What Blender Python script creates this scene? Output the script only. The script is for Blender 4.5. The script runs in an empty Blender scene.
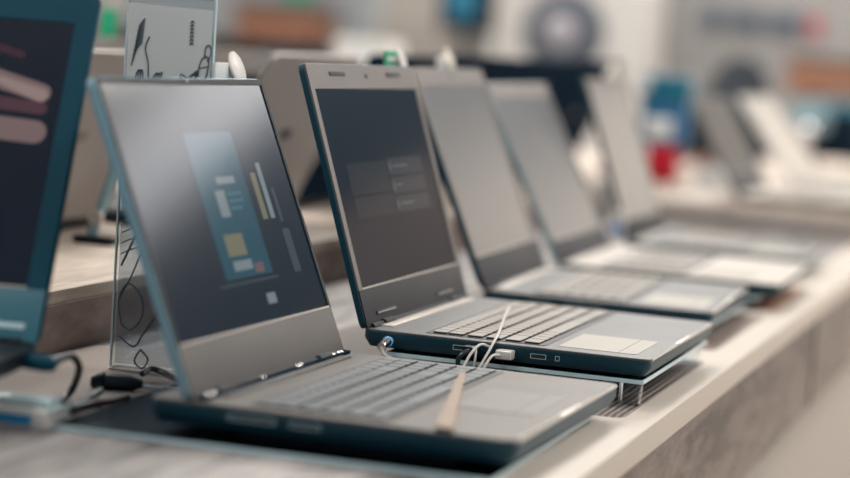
import bpy, bmesh, math, random
from mathutils import Vector, Matrix
random.seed(7)
C = bpy.context.scene.collection
T = 0.90            # height of the table top above the floor
# ------------------------------------------------------------------ camera
F, P, R_, TH, H = 2445.19, 0.08239, 0.07834, 0.26416, 0.30264
fw = Vector((-math.sin(TH)*math.cos(P), math.cos(TH)*math.cos(P), -math.sin(P)))
rt = Vector((math.cos(TH), math.sin(TH), 0)); up = rt.cross(fw)
RR = rt*math.cos(R_) + up*math.sin(R_); UU = up*math.cos(R_) - rt*math.sin(R_)
EYE = Vector((0, 0, T+H))
def ray(u, v): return fw*F + RR*(u-425) + UU*(239-v)
def onY(u, v, Y): r = ray(u, v); return EYE + r*(Y/r.y)
def onX(u, v, X): r = ray(u, v); return EYE + r*(X/r.x)
def onZ(u, v, z): r = ray(u, v); return EYE + r*((z-H)/r.z)
cd = bpy.data.cameras.new('camera'); cam = bpy.data.objects.new('camera', cd); C.objects.link(cam)
cd.sensor_width = 36; cd.lens = F*36/850; cd.clip_start = .05; cd.clip_end = 60
M = Matrix((RR, UU, -fw)).transposed().to_4x4(); M.translation = EYE; cam.matrix_world = M
cd.dof.use_dof = True; cd.dof.focus_distance = 2.13; cd.dof.aperture_fstop = 2.8
bpy.context.scene.camera = cam
# ------------------------------------------------------------------ materials
def mat(name, col, rough=.5, metal=0., spec=.5, emit=None, es=1., coat=0., bump=0., bscale=300.):
    m = bpy.data.materials.new(name); m.use_nodes = True; nt = m.node_tree; b = nt.nodes['Principled BSDF']
    b.inputs['Base Color'].default_value = (*col, 1); b.inputs['Roughness'].default_value = rough
    b.inputs['Metallic'].default_value = metal; b.inputs['Specular IOR Level'].default_value = spec
    b.inputs['Coat Weight'].default_value = coat
    if emit: b.inputs['Emission Color'].default_value = (*emit, 1); b.inputs['Emission Strength'].default_value = es
    # fine procedural mottling so that no surface is perfectly even
    tc = nt.nodes.new('ShaderNodeTexCoord'); n = nt.nodes.new('ShaderNodeTexNoise'); n.inputs['Scale'].default_value = 18
    nt.links.new(tc.outputs['Object'], n.inputs['Vector'])
    mr = nt.nodes.new('ShaderNodeMapRange'); dv = .04 if rough > .3 else .006; mr.inputs[3].default_value = max(0, rough-dv); mr.inputs[4].default_value = min(1, rough+dv)
    nt.links.new(n.outputs['Fac'], mr.inputs[0]); nt.links.new(mr.outputs[0], b.inputs['Roughness'])
    if bump:
        n2 = nt.nodes.new('ShaderNodeTexNoise'); n2.inputs['Scale'].default_value = bscale
        nt.links.new(tc.outputs['Object'], n2.inputs['Vector'])
        bp = nt.nodes.new('ShaderNodeBump'); bp.inputs['Strength'].default_value = bump; bp.inputs['Distance'].default_value = .001
        nt.links.new(n2.outputs['Fac'], bp.inputs['Height']); nt.links.new(bp.outputs[0], b.inputs['Normal'])
    return m
def acrylic(name, tint, gloss=.12, gc=(1, 1, 1)):
    m = bpy.data.materials.new(name); m.use_nodes = True; nt = m.node_tree; nt.nodes.clear()
    o = nt.nodes.new('ShaderNodeOutputMaterial'); tr = nt.nodes.new('ShaderNodeBsdfTransparent'); tr.inputs[0].default_value = (*tint, 1)
    g = nt.nodes.new('ShaderNodeBsdfGlossy'); g.inputs[0].default_value = (*gc, 1); g.inputs['Roughness'].default_value = .06 if gloss != .05 else .25
    lw = nt.nodes.new('ShaderNodeFresnel'); lw.inputs[0].default_value = 1.45
    a = nt.nodes.new('ShaderNodeMath'); a.operation = 'ADD'; a.inputs[1].default_value = gloss; a.use_clamp = True
    mx = nt.nodes.new('ShaderNodeMixShader'); nt.links.new(lw.outputs[0], a.inputs[0]); nt.links.new(a.outputs[0], mx.inputs[0])
    nt.links.new(tr.outputs[0], mx.inputs[1]); nt.links.new(g.outputs[0], mx.inputs[2]); nt.links.new(mx.outputs[0], o.inputs[0])
    return m
def wood(name, c1, c2, c3, stretch=(30, 2.2, 30), detail=6., plank=None, rough=.45):
    m = bpy.data.materials.new(name); m.use_nodes = True; nt = m.node_tree; b = nt.nodes['Principled BSDF']; N = nt.nodes.new; Lk = nt.links.new
    tc = N('ShaderNodeTexCoord'); mp = N('ShaderNodeMapping'); mp.inputs['Scale'].default_value = stretch; Lk(tc.outputs['Object'], mp.inputs[0])
    n = N('ShaderNodeTexNoise'); n.inputs['Scale'].default_value = 1.; n.inputs['Detail'].default_value = detail; n.inputs['Distortion'].default_value = 1.2; Lk(mp.outputs[0], n.inputs[0])
    r = N('ShaderNodeValToRGB'); e = r.color_ramp.elements; e[0].position = .36; e[0].color = (*c3, 1); e[1].position = .62; e[1].color = (*c1, 1)
    k = r.color_ramp.elements.new(.48); k.color = (*c2, 1); Lk(n.outputs['Fac'], r.inputs[0])
    mp2 = N('ShaderNodeMapping'); mp2.inputs['Scale'].default_value = tuple(s*7 for s in stretch); Lk(tc.outputs['Object'], mp2.inputs[0])
    n2 = N('ShaderNodeTexNoise'); n2.inputs['Scale'].default_value = 1.; n2.inputs['Detail'].default_value = 3; Lk(mp2.outputs[0], n2.inputs[0])
    mr = N('ShaderNodeMapRange'); mr.inputs[1].default_value = .3; mr.inputs[2].default_value = .7; mr.inputs[3].default_value = .72; mr.inputs[4].default_value = 1.15; Lk(n2.outputs['Fac'], mr.inputs[0])
    mx = N('ShaderNodeMix'); mx.data_type = 'RGBA'; mx.blend_type = 'MULTIPLY'; mx.inputs[0].default_value = 1; Lk(r.outputs[0], mx.inputs[6]); Lk(mr.outputs[0], mx.inputs[7])
    out = mx.outputs[2]
    if plank:   # a plain light edge plank beside the grained ones: x position of the joint, colour
        sx = N('ShaderNodeSeparateXYZ'); Lk(tc.outputs['Object'], sx.inputs[0])
        g = N('ShaderNodeMapRange'); g.inputs[1].default_value = plank[0]-.004; g.inputs[2].default_value = plank[0]+.004; Lk(sx.outputs[0], g.inputs[0])
        m2 = N('ShaderNodeMix'); m2.data_type = 'RGBA'; Lk(g.outputs[0], m2.inputs[0]); Lk(out, m2.inputs[6]); m2.inputs[7].default_value = (*plank[1], 1); out = m2.outputs[2]
    Lk(out, b.inputs['Base Color']); b.inputs['Roughness'].default_value = rough; b.inputs['Specular IOR Level'].default_value = .4
    bp = N('ShaderNodeBump'); bp.inputs['Strength'].default_value = .25; bp.inputs['Distance'].default_value = .0008; Lk(n2.outputs['Fac'], bp.inputs['Height']); Lk(bp.outputs[0], b.inputs['Normal'])
    return m
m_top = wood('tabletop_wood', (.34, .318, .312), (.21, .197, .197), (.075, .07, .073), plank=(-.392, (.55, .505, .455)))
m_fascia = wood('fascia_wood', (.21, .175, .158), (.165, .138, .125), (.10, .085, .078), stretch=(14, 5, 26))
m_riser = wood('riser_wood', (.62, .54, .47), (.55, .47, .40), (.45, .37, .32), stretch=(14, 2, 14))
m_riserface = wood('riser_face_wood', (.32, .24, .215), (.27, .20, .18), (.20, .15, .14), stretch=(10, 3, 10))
m_navy = mat('navy_plastic', (.004, .044, .070), .42, 0, .35)
m_navy_edge = mat('dark_teal_metal', (.003, .062, .10), .55, 0, .15)
m_black = mat('black_plastic', (.005, .011, .018), .5, 0, .25)
m_blackgloss = mat('black_gloss', (.004, .010, .018), .12)
m_blueedge = mat('silver_blue_metal', (.25, .42, .50), .38, .4)
m_bezel = mat('taupe_bezel', (.17, .155, .148), .42, 0, .4)
m_chin = mat('grey_chin', (.035, .037, .044), .55, 0, .2)
m_chin1 = mat('brushed_grey_chin', (.095, .092, .092), .5, 0, .35)
m_light = mat('light_trim', (.44, .41, .375), .4, .1)
m_deck = mat('silver_deck', (.085, .092, .098), .38, .2, .4)
m_deckdark = mat('grey_deck', (.10, .094, .088), .4, .1, .4)
m_key = mat('silver_key', (.27, .255, .235), .45, 0, .4)
m_keydark = mat('grey_key', (.11, .13, .15), .42, 0, .4)
m_keywell = mat('dark_key_well', (.015, .018, .022), .5)
m_pad = mat('light_touchpad', (.33, .31, .28), .45)
m_paddark = mat('grey_touchpad', (.12, .115, .108), .40)
m_lip = mat('silver_lip', (.75, .72, .68), .3, .6)
m_chrome = mat('chrome', (.8, .8, .8), .12, 1.)
m_white = mat('white_plastic', (.68, .67, .65), .35)
m_cream = mat('cream_plastic', (.72, .70, .58), .35)
m_green = mat('green_label', (.015, .36, .20), .5)
m_blue = mat('blue_label', (.02, .30, .62), .45)
m_red = mat('red_plastic', (.55, .01, .03), .35)
m_orange = mat('orange_wood', (.33, .15, .09), .5)
m_teal = mat('teal_plastic', (.01, .14, .22), .35)
m_rubber = mat('rubber', (.02, .022, .025), .6)
m_clear = acrylic('clear_acrylic', (.90, .94, .96), .03)
m_smoke_shade = acrylic('smoky_shade_acrylic', (.20, .25, .30), .05, (.16, .20, .24))  # dark tint puts in the shadow under the nearest laptop
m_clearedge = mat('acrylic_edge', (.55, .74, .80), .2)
m_cable_w = mat('white_cable', (.70, .69, .66), .4)
m_cable_b = mat('black_cable', (.012, .022, .035), .35)
m_card = mat('printed_card', (.72, .75, .76), .6)
m_ink = mat('grey_ink', (.07, .10, .13), .7)
m_inkred = mat('dark_red_ink', (.12, .03, .06), .7)
m_streak = mat('beige_reflection', (.42, .32, .25), .25)  # colour of the reflected light streak on the nearest deck
m_wall = mat('wall_paint', (.30, .297, .297), .8)
m_wallwarm = mat('warm_panel', (.39, .365, .34), .7)
m_wallgrey = mat('grey_panel', (.30, .32, .34), .7)
m_floor = mat('floor_vinyl', (.50, .44, .39), .35)
m_ceil = mat('ceiling_paint', (.7, .7, .7), .9)
m_darkwood = mat('dark_shelf', (.10, .065, .05), .5)
m_lid_taupe = mat('taupe_lid', (.33, .30, .285), .5, .2)
m_lidblack = mat('matt_black_lid', (.001, .012, .028), .9, 0, .04)
def screen_mat(name, col, rough=.10, emit=None, es=1.):
    return mat(name, col, rough, 0, .5, emit, es)
S0 = screen_mat('screen_dark', (.004, .006, .010), .10, (.006, .014, .022), .5)
S1 = screen_mat('screen_matte', (.003, .006, .010), .13, (.004, .012, .020), .5)
S3 = screen_mat('screen_lit', (.02, .02, .02), .28, (.10, .10, .10), .5)
SU = {}
def ui(name, col, s=1.):
    if name not in SU: SU[name] = screen_mat('display_'+name, (.004, .006, .01), .12, col, s*.42)
    return SU[name]
# ------------------------------------------------------------------ mesh helpers
def obj(name, bm, m, parent=None, loc=None, rot=None, smooth=True):
    me = bpy.data.meshes.new(name); bmesh.ops.recalc_face_normals(bm, faces=bm.faces); bm.to_mesh(me); bm.free()
    for k in (m if isinstance(m, (list, tuple)) else [m]): me.materials.append(k)
    o = bpy.data.objects.new(name, me); C.objects.link(o)
    if smooth:
        for p in me.polygons: p.use_smooth = True
        try: me.set_sharp_from_angle(angle=math.radians(35))
        except Exception: pass
    if parent: o.parent = parent
    if loc is not None: o.location = loc
    if rot is not None: o.rotation_euler = rot
    return o
def thing(name, label, cat, loc=(0, 0, 0), rotz=0, group=None):
    o = bpy.data.objects.new(name, None); C.objects.link(o); o.empty_display_size = .05
    o.location = loc; o.rotation_euler = (0, 0, rotz); o['label'] = label; o['category'] = cat
    if group: o['group'] = group
    return o
def tag(o, label, cat, group=None):
    o['label'] = label; o['category'] = cat
    if group: o['group'] = group
    return o
def struct(name, bm, m): o = obj(name, bm, m, smooth=False); o['kind'] = 'structure'; return o
def NB(): return bmesh.new()
def box(bm, x0, x1, y0, y1, z0, z1, bev=0., mi=0):
    vs = [bm.verts.new((x, y, z)) for x in (x0, x1) for y in (y0, y1) for z in (z0, z1)]
    fs = [bm.faces.new([vs[i] for i in q]) for q in ((0, 1, 3, 2), (4, 6, 7, 5), (0, 4, 5, 1), (2, 3, 7, 6), (0, 2, 6, 4), (1, 5, 7, 3))]
    for f in fs: f.material_index = mi
    if bev:
        es = list({e for f in fs for e in f.edges}); bmesh.ops.bevel(bm, geom=es, offset=bev, segments=2, affect='EDGES', profile=.6, material=-1)
    return bm
def rpoly(x0, x1, y0, y1, r, n=5):
    pts = []
    for cx, cy, a in ((x1-r, y1-r, 0), (x0+r, y1-r, 90), (x0+r, y0+r, 180), (x1-r, y0+r, 270)):
        for k in range(n+1):
            t = math.radians(a+90*k/n); pts.append((cx+r*math.cos(t), cy+r*math.sin(t)))
    return pts
def slab(bm, x0, x1, y0, y1, z0, z1, r, inset=0., bev=.0008, mi=0):
    """rounded-corner plate; the bottom outline may be inset (a tapering edge)"""
    a = rpoly(x0, x1, y0, y1, r); b = rpoly(x0+inset, x1-inset, y0+inset, y1-inset, max(r-inset, .001)); c = rpoly(x0+bev, x1-bev, y0+bev, y1-bev, max(r-bev, .0005))
    L1 = [bm.verts.new((p[0], p[1], z1)) for p in c]; L2 = [bm.verts.new((p[0], p[1], z1-bev)) for p in a]
    zm = z1-(z1-z0)*.45; L3 = [bm.verts.new((p[0], p[1], zm)) for p in a]; L4 = [bm.verts.new((p[0], p[1], z0)) for p in b]
    n = len(a); bm.faces.new(L1); bm.faces.new(L4[::-1])
    for A, B in ((L1, L2), (L2, L3), (L3, L4)):
        for i in range(n): bm.faces.new((A[i], B[i], B[(i+1) % n], A[(i+1) % n]))
    for f in bm.faces: f.material_index = f.material_index or mi
    return bm
def tube(bm, pts, r, n=8, cap=True):
    pts = [Vector(p) for p in pts]; prev = None; rings = []
    nrm = None
    for i, p in enumerate(pts):
        d = (pts[min(i+1, len(pts)-1)]-pts[max(i-1, 0)]).normalized()
        if nrm is None: nrm = d.orthogonal().normalized()
        nrm = (nrm-d*nrm.dot(d)).normalized(); bi = d.cross(nrm)
        rr = r[i] if isinstance(r, (list, tuple)) else r
        rings.append([bm.verts.new(p+(nrm*math.cos(2*math.pi*k/n)+bi*math.sin(2*math.pi*k/n))*rr) for k in range(n)])
    for a, b in zip(rings, rings[1:]):
        for k in range(n): bm.faces.new((a[k], a[(k+1) % n], b[(k+1) % n], b[k]))
    if cap: bm.faces.new(rings[0][::-1]); bm.faces.new(rings[-1])
    return bm
def spline(pts, k=8):
    pts = [Vector(p) for p in pts]; q = [pts[0]*2-pts[1]]+pts+[pts[-1]*2-pts[-2]]; out = []
    for i in range(1, len(q)-2):
        for j in range(k):
            t = j/k; a, b, c, d = q[i-1:i+3]
            out.append(.5*((2*b)+(c-a)*t+(2*a-5*b+4*c-d)*t*t+(3*b-a-3*c+d)*t**3))
    return out+[pts[-1]]
def lathe(bm, prof, n=28, at=(0, 0, 0)):
    rings = [[bm.verts.new((at[0]+r*math.cos(2*math.pi*k/n), at[1]+r*math.sin(2*math.pi*k/n), at[2]+z)) for k in range(n)] for r, z in prof]
    for a, b in zip(rings, rings[1:]):
        for k in range(n): bm.faces.new((a[k], a[(k+1) % n], b[(k+1) % n], b[k]))
    bm.faces.new(rings[0][::-1]); bm.faces.new(rings[-1]); return bm
def frame(bm, y0, y1, z0, z1, iy0, iy1, iz0, iz1, x0, x1):
    """flat rectangular ring in the y-z plane between x0 (back) and x1 (front)"""
    o = [(y0, z0), (y1, z0), (y1, z1), (y0, z1)]; q = [(iy0, iz0), (iy1, iz0), (iy1, iz1), (iy0, iz1)]
    V = {(k, x): [bm.verts.new((x, *p)) for p in L] for k, L in (('o', o), ('q', q)) for x in (x0, x1)}
    for i in range(4):
        j = (i+1) % 4
        bm.faces.new((V['o', x1][i], V['o', x1][j], V['q', x1][j], V['q', x1][i])); bm.faces.new((V['o', x0][j], V['o', x0][i], V['q', x0][i], V['q', x0][j]))
        bm.faces.new((V['o', x0][i], V['o', x0][j], V['o', x1][j], V['o', x1][i])); bm.faces.new((V['q', x0][j], V['q', x0][i], V['q', x1][i], V['q', x1][j]))
    return bm
def yz_slab(bm, y0, y1, z0, z1, x0, x1, r):
    b2 = NB(); slab(b2, y0, y1, z0, z1, x0, x1, r, 0, .0007)
    for v in b2.verts: v.co = Vector((v.co.z, v.co.x, v.co.y))
    me = bpy.data.meshes.new('tmp'); b2.to_mesh(me); b2.free(); bm.from_mesh(me); bpy.data.meshes.remove(me); return bm
def copy_part(o, parent, loc=None, name=None):
    c = o.copy(); C.objects.link(c); c.parent = parent
    if loc is not None: c.location = loc
    return c
def key_sides(bm, z0):
    bm.normal_update()
    for f in bm.faces:
        if f.calc_center_median().z < z0+.00155: f.material_index = 1
def quad_face(bm, pts, mi=0):
    f = bm.faces.new([bm.verts.new(p) for p in pts]); f.material_index = mi; return f
# ------------------------------------------------------------------ laptop
ROWS = [[1]*16, [1]*13+[1.8]+[1]*3, [1.5]+[1]*12+[1.3]+[1]*3, [1.8]+[1]*11+[2]+[1]*3, [2.2]+[1]*10+[2.6]+[1]*3, [1.3, 1, 1, 1, 5.4, 1, 1, 1]+[1]*3]
def laptop(name, label, o, rot, tilt, W, D, L, group='open laptops along the front row', side=m_navy, lidm=m_navy, bez=m_bezel, chinm=m_chin,
           deck=m_deck, keym=m_key, mb=(.012, .014, .034), tb=.0155, tl=.0065, keys=True, screen=None, top_lip=True, pad=(.165, .235, .035, .145), kb=None, ports=(), bumpers=True, back=.004, lr=.008, hinge_recess=True, glass=None, padm=None):
    t = thing(name, label, 'laptop', (o[0], o[1], T+o[2]-tb-.0025), rot, group); zt = tb+.0025
    bm = NB(); slab(bm, -back, D, 0, W, .0025, zt-.002, .010, .005, .0008); base = obj('base', bm, side, t)
    bm = NB(); slab(bm, -back, D, 0, W, zt-.002, zt, .010, 0, .0006); dk = obj('palm_rest_deck', bm, deck, t)
    for fx in (.02, D-.02):
        for fy in (.03, W-.03): bm = NB(); lathe(bm, [(.007, 0), (.008, .001), (.008, .0035)], 14); obj('foot', bm, m_rubber, t, (fx, fy, 0))
    # front lip
    bm = NB(); tube(bm, [(D-.0008, .010, zt-.001), (D-.0008, W-.010, zt-.001)], .0014, 8); obj('front_lip', bm, m_lip, t)
    if top_lip: bm = NB(); box(bm, D-.0025, D+.0010, W*.40, W*.60, zt-.0012, zt+.0006, .0004); obj('opening_notch', bm, m_lip, t)
    # keyboard
    k0, k1, y0, y1 = kb or (.050, .152, .020, W-.018)
    bm = NB(); slab(bm, k0-.003, k1+.003, y0-.003, y1+.003, zt-.0005, zt+.0004, .004, 0, .0001); kbo = obj('keyboard', bm, m_keywell, t)
    pitch = (k1-k0)/6; cache = {}
    one = NB()
    for ri, row in enumerate(ROWS):
        tot = sum(row); gap = .0026; y = y0; un = (y1-y0)/tot; xr = k0+ri*pitch; hx = pitch-gap-.0012
        if ri == 0: hx = pitch*.72; xr += pitch*.2
        for w in row:
            wy = w*un-gap
            if keys:
                kk = (round(wy, 5), round(hx, 5))
                if kk not in cache:
                    bm = NB(); slab(bm, 0, hx, 0, wy, 0, .0018, .0012, 0, .0003); key_sides(bm, 0); cache[kk] = obj('key', bm, [keym, m_keywell], kbo, (xr, y+gap/2, zt+.0003))
                else: copy_part(cache[kk], kbo, (xr, y+gap/2, zt+.0003))
            else: slab(one, xr, xr+hx, y+gap/2, y+gap/2+wy, zt+.0003, zt+.0021, .0012, 0, .0004)
            y += w*un
    if not keys: key_sides(one, .0003+zt); obj('key_set', one, [keym, m_keywell], kbo)
    else: one.free()
    # touchpad
    bm = NB(); slab(bm, pad[0], pad[1], pad[2], pad[3], zt-.0003, zt+.0004, .003, 0, .0001); tp = obj('touchpad', bm, padm or m_pad, t)
    bm = NB(); box(bm, pad[1]-.0165, pad[1]-.016, pad[2]+.001, pad[3]-.001, zt+.0004, zt+.0005); obj('button_line', bm, m_chin, tp)
    # hinge strip
    bm = NB(); box(bm, .004, .016, .03, W-.03, zt-.0006, zt+.0012, .0004); obj('speaker_grille', bm, m_light if hinge_recess else m_keywell, t)
    for hy in (.045, W-.075):
        bm = NB(); tube(bm, [(.0015, hy, zt+.001), (.0015, hy+.03, zt+.001)], .0038, 12); obj('hinge', bm, m_black, t)
    bm = NB(); tube(bm, [(.001, .012, zt+.0005), (.001, W/2, zt+.0005), (.001, W-.012, zt+.0005)], .0030, 10); obj('hinge_bar', bm, m_black, t)
    # ports on the near side
    for (px, pw, kind) in ports:
        bm = NB(); box(bm, px, px+pw, -.0004, .003, zt-.0095, zt-.0060, .0003)
        po = obj('port', bm, m_keywell, t)
        bm = NB(); frame(bm, px-.0004, px+pw+.0004, zt-.0099, zt-.0056, px, px+pw, zt-.0095, zt-.0060, -.0007, -.0003)
        for v in bm.verts: v.co = Vector((v.co.y, v.co.x, v.co.z))
        obj('port_rim', bm, m_clearedge, po)
    # lid
    rot_l = (0, -tilt, 0)
    bm = NB(); yz_slab(bm, 0, W, .0005, L, -tl, -.0006, lr); lid = obj('lid', bm, lidm, t, (0, 0, zt), rot_l)
    s, tp_, ch = mb
    bm = NB(); frame(bm, .0012, W-.0012, ch, L-.0012, s, W-s, ch+.0001, L-tp_, -.0008, .0006); bz = obj('bezel', bm, bez, lid)
    bm = NB(); box(bm, -.0008, .0006, .0012, W-.0012, .0008, ch, .0003); obj('chin', bm, chinm, lid)
    bm = NB(); box(bm, -.0002, .0010, s, W-s, ch, ch+.0018, .0003); obj('chin_trim', bm, m_light, lid)
    bm = NB(); mats = [glass or S0]
    def q(u0, u1, v0, v1, x, mi):
        a, b = s+(W-2*s)*u0, s+(W-2*s)*u1; c, d = ch+(L-tp_-ch)*(1-v1), ch+(L-tp_-ch)*(1-v0)
        quad_face(bm, [(x, a, c), (x, b, c), (x, b, d), (x, a, d)], mi)
    q(0, 1, 0, 1, -.0003, 0)
    for (u0, u1, v0, v1, mm, *lv) in (screen or []):
        if mm not in mats: mats.append(mm)
        q(u0, u1, v0, v1, -.0003+.00008*(lv[0] if lv else 1), mats.index(mm))
    obj('screen', bm, mats, lid, smooth=False)
    if bumpers:
        for by in (.10*W, .68*W):
            bm = NB(); box(bm, .0004, .0020, by, by+.17*W, ch*.27, ch*.37, .0004); bp_ = obj('chin_bumper', bm, m_rubber, lid)
            bm = NB(); box(bm, .0018, .0022, by+.002, by+.17*W-.002, ch*.30, ch*.325, .0001); obj('bumper_edge', bm, m_light, bp_)
        for by in (.18*W, .70*W):
            bm = NB(); box(bm, .0004, .0016, by, by+.13*W, L-tp_*.50, L-tp_*.34, .0004); obj('top_bumper', bm, m_rubber, lid)
    bm = NB(); lathe(bm, [(.0022, 0), (.0022, .0006)], 14); obj('webcam', bm, m_blackgloss, lid, (.0005, W/2, L-tp_*.5), (0, math.pi/2, 0))
    return t
def stand(name, label, x0, x1, y0, y1, z0, z1):
    """clear acrylic riser plate carried on four little blocks, with bright polished edges"""
    t = thing(name, label, 'display stand', ((x0+x1)/2, (y0+y1)/2, T), 0, 'clear acrylic stands under the laptops')
    pm = m_clear if z0 > .004 else m_smoke_shade
    a, b = (x1-x0)/2, (y1-y0)/2
    bm = NB(); slab(bm, -a, a, -b, b, z0, z1, .004, 0, .0004); obj('plate', bm, pm, t)
    bm = NB()
    box(bm, -a, a, -b-.0009, -b, z0, z1); box(bm, a, a+.0009, -b, b, z0, z1); box(bm, -a, a, b, b+.0009, z0, z1)
    obj('polished_edge', bm, m_clearedge, t, smooth=False)
    if z0 > .004:
        for sx in (-1, 1):
            for sy in (-1, 1): bm = NB(); box(bm, -.009, .009, -.009, .009, 0, z0, .001); obj('stand_block', bm, m_clear, t, (sx*(a-.012), sy*(b-.015), 0))
    return t
# ------------------------------------------------------------------ display pictures
U = ui
scr1 = [(.38, .69, .20, .80, U('teal_panel', (.03, .13, .18), .9), 1), (.50, .62, .385, .415, U('pale', (.45, .55, .58), .7), 2), (.47, .53, .44, .55, U('pale', (0, 0, 0)), 2),
        (.545, .64, .45, .465, U('mid_teal', (.08, .25, .32), .9), 2), (.545, .64, .48, .495, U('mid_teal', (0, 0, 0)), 2), (.545, .62, .51, .525, U('mid_teal', (0, 0, 0)), 2),
        (.44, .56, .62, .71, U('cream', (.50, .46, .30), .6), 2), (.45, .57, .73, .77, U('pale', (0, 0, 0)), 2), (.58, .64, .75, .79, U('rose', (.40, .25, .27), .6), 2),
        (.735, .77, .38, .58, U('cream', (0, 0, 0)), 1), (.79, .82, .34, .58, U('pale', (0, 0, 0)), 1), (.85, .87, .45, .60, U('slate', (.10, .13, .15), .8), 1), (.84, .89, .63, .82, U('slate', (0, 0, 0)), 1),
        (.33, .72, .815, .825, U('slate', (0, 0, 0)), 2), (.60, .66, .88, .925, U('pale', (0, 0, 0)), 1)]
fv = U('faint', (.030, .042, .050), .8); fl = U('faint_light', (.055, .072, .082), .8); ic = U('icon', (.25, .28, .29), .7)
scr2 = [(.12, .50, .38, .54, fv), (.12, .50, .555, .66, fv), (.515, .88, .37, .46, fl), (.515, .88, .475, .56, fl), (.515, .88, .575, .66, fl),
        (.53, .545, .395, .435, ic, 2), (.53, .545, .50, .54, ic, 2), (.53, .545, .60, .635, ic, 2), (.57, .72, .41, .42, ic, 2), (.57, .62, .51, .52, ic, 2), (.57, .70, .61, .62, ic, 2)]
# ------------------------------------------------------------------ striped mats
def stripes(name, c1, c2, axis):
    m = bpy.data.materials.new(name); m.use_nodes = True; nt = m.node_tree; b = nt.nodes['Principled BSDF']; N = nt.nodes.new; Lk = nt.links.new
    tc = N('ShaderNodeTexCoord'); w = N('ShaderNodeTexWave'); w.wave_type = 'BANDS'; w.bands_direction = axis; w.inputs['Scale'].default_value = 55; w.inputs['Distortion'].default_value = 1.5; w.inputs['Detail Scale'].default_value = .6
    Lk(tc.outputs['Object'], w.inputs[0]); rp = N('ShaderNodeValToRGB'); e = rp.color_ramp.elements; e[0].position = .35; e[0].color = (*c1, 1); e[1].position = .75; e[1].color = (*c2, 1)
    Lk(w.outputs['Fac'], rp.inputs[0]); Lk(rp.outputs[0], b.inputs['Base Color']); b.inputs['Roughness'].default_value = .6
    bp = N('ShaderNodeBump'); bp.inputs['Distance'].default_value = .001; bp.inputs['Strength'].default_value = .4; Lk(w.outputs['Fac'], bp.inputs['Height']); Lk(bp.outputs[0], b.inputs['Normal']); return m
def table_mat(label, x0, x1, y0, y1, m):
    bm = NB(); slab(bm, x0, x1, y0, y1, T, T+.0004, .012, 0, .0001); tag(obj('table_mat', bm, m), label, 'mat', 'striped mats on the table')
table_mat('dark striped mat under the sharp laptop with silver keys', -.72, -.356, 1.99, 2.43, stripes('stripes_taupe', (.06, .052, .052), (.27, .235, .215), 'X'))
table_mat('striped mat left of the nearest laptop under the sketch sign', -.858, -.715, 1.74, 2.06, stripes('stripes_pale', (.16, .13, .12), (.42, .36, .32), 'Y'))
table_mat('brown mat under the third laptop in the row', -.70, -.362, 2.53, 2.93, stripes('stripes_brown', (.12, .09, .08), (.28, .22, .19), 'X'))
table_mat('orange brown mat under the fourth laptop in the row', -.70, -.362, 3.00, 3.36, stripes('stripes_orange', (.25, .11, .06), (.36, .20, .13), 'X'))
# ------------------------------------------------------------------ the front row
L1 = laptop('laptop', 'nearest front-row laptop, dark screen with a teal panel and a thick pale blue lid edge', (-.6053, 1.6370, .02947), -.0132, .3930, .3500, .2400, .2450, back=.034,
            lidm=m_blueedge, bez=m_black, chinm=m_chin1, deck=m_deckdark, keym=m_keydark, glass=S1, padm=m_paddark, tb=.018, mb=(.006, .006, .040), screen=scr1, tl=.0075, bumpers=False, hinge_recess=False,
            ports=((.028, .035, 0), (.075, .022, 0)), pad=(.160, .222, .12, .235), kb=(.040, .142, .016, .336))
L2 = laptop('laptop', 'sharp laptop with silver keys, cables in its near side and grey boxes on its screen', (-.60481, 2.0640, .04181), -.0006, .32327, .3535, .25476, .24219,
            screen=scr2, ports=((.080, .015, 0), (.150, .013, 0), (.172, .003, 0)), pad=(.168, .238, .025, .135), mb=(.012, .024, .034), kb=(.052, .156, .018, .337))
L3 = laptop('laptop', 'third front-row laptop, taupe rounded lid and dark chin, right behind the sharp one', (-.62513, 2.57979, .03334), .0319, .41035, .3526, .2489, .25686,
            mb=(.014, .022, .036), ports=((.05, .02, 0), (.09, .02, 0), (.115, .014, 0)), lr=.02, bumpers=False, glass=S3)
L4 = laptop('laptop', 'fourth front-row laptop with a pale blue lid edge and a light palm rest', (-.62954, 2.97859, .03538), .01464, .48105, .3587, .274, .2442,
            lidm=m_blueedge, deck=m_light, keym=m_key, mb=(.012, .022, .028), keys=True, bumpers=False, glass=S3)
P5 = (-.6329, 3.4576, .033)
L5 = laptop('laptop', 'fifth front-row laptop, narrow grey lid in front of the red and blue boxes', P5, .0119, .3474, .3306, .25, .2434, mb=(.010, .012, .030), keys=False, bumpers=False, glass=S3)
bm = NB(); box(bm, -.006, .0075, .006, .344, .0205, .0232, .001); hb = obj('hinge_bar', bm, m_lidblack, L1)
for k_, hy in enumerate((.018, .030, .135, .215, .222, .305, .318, .326)):
    bm = NB(); lathe(bm, [(.0030, 0), (.0028, .0010), (.0012, .0016)], 12); obj('chrome_screw', bm, m_chrome, hb, (.0035, hy, .0230))
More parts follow.
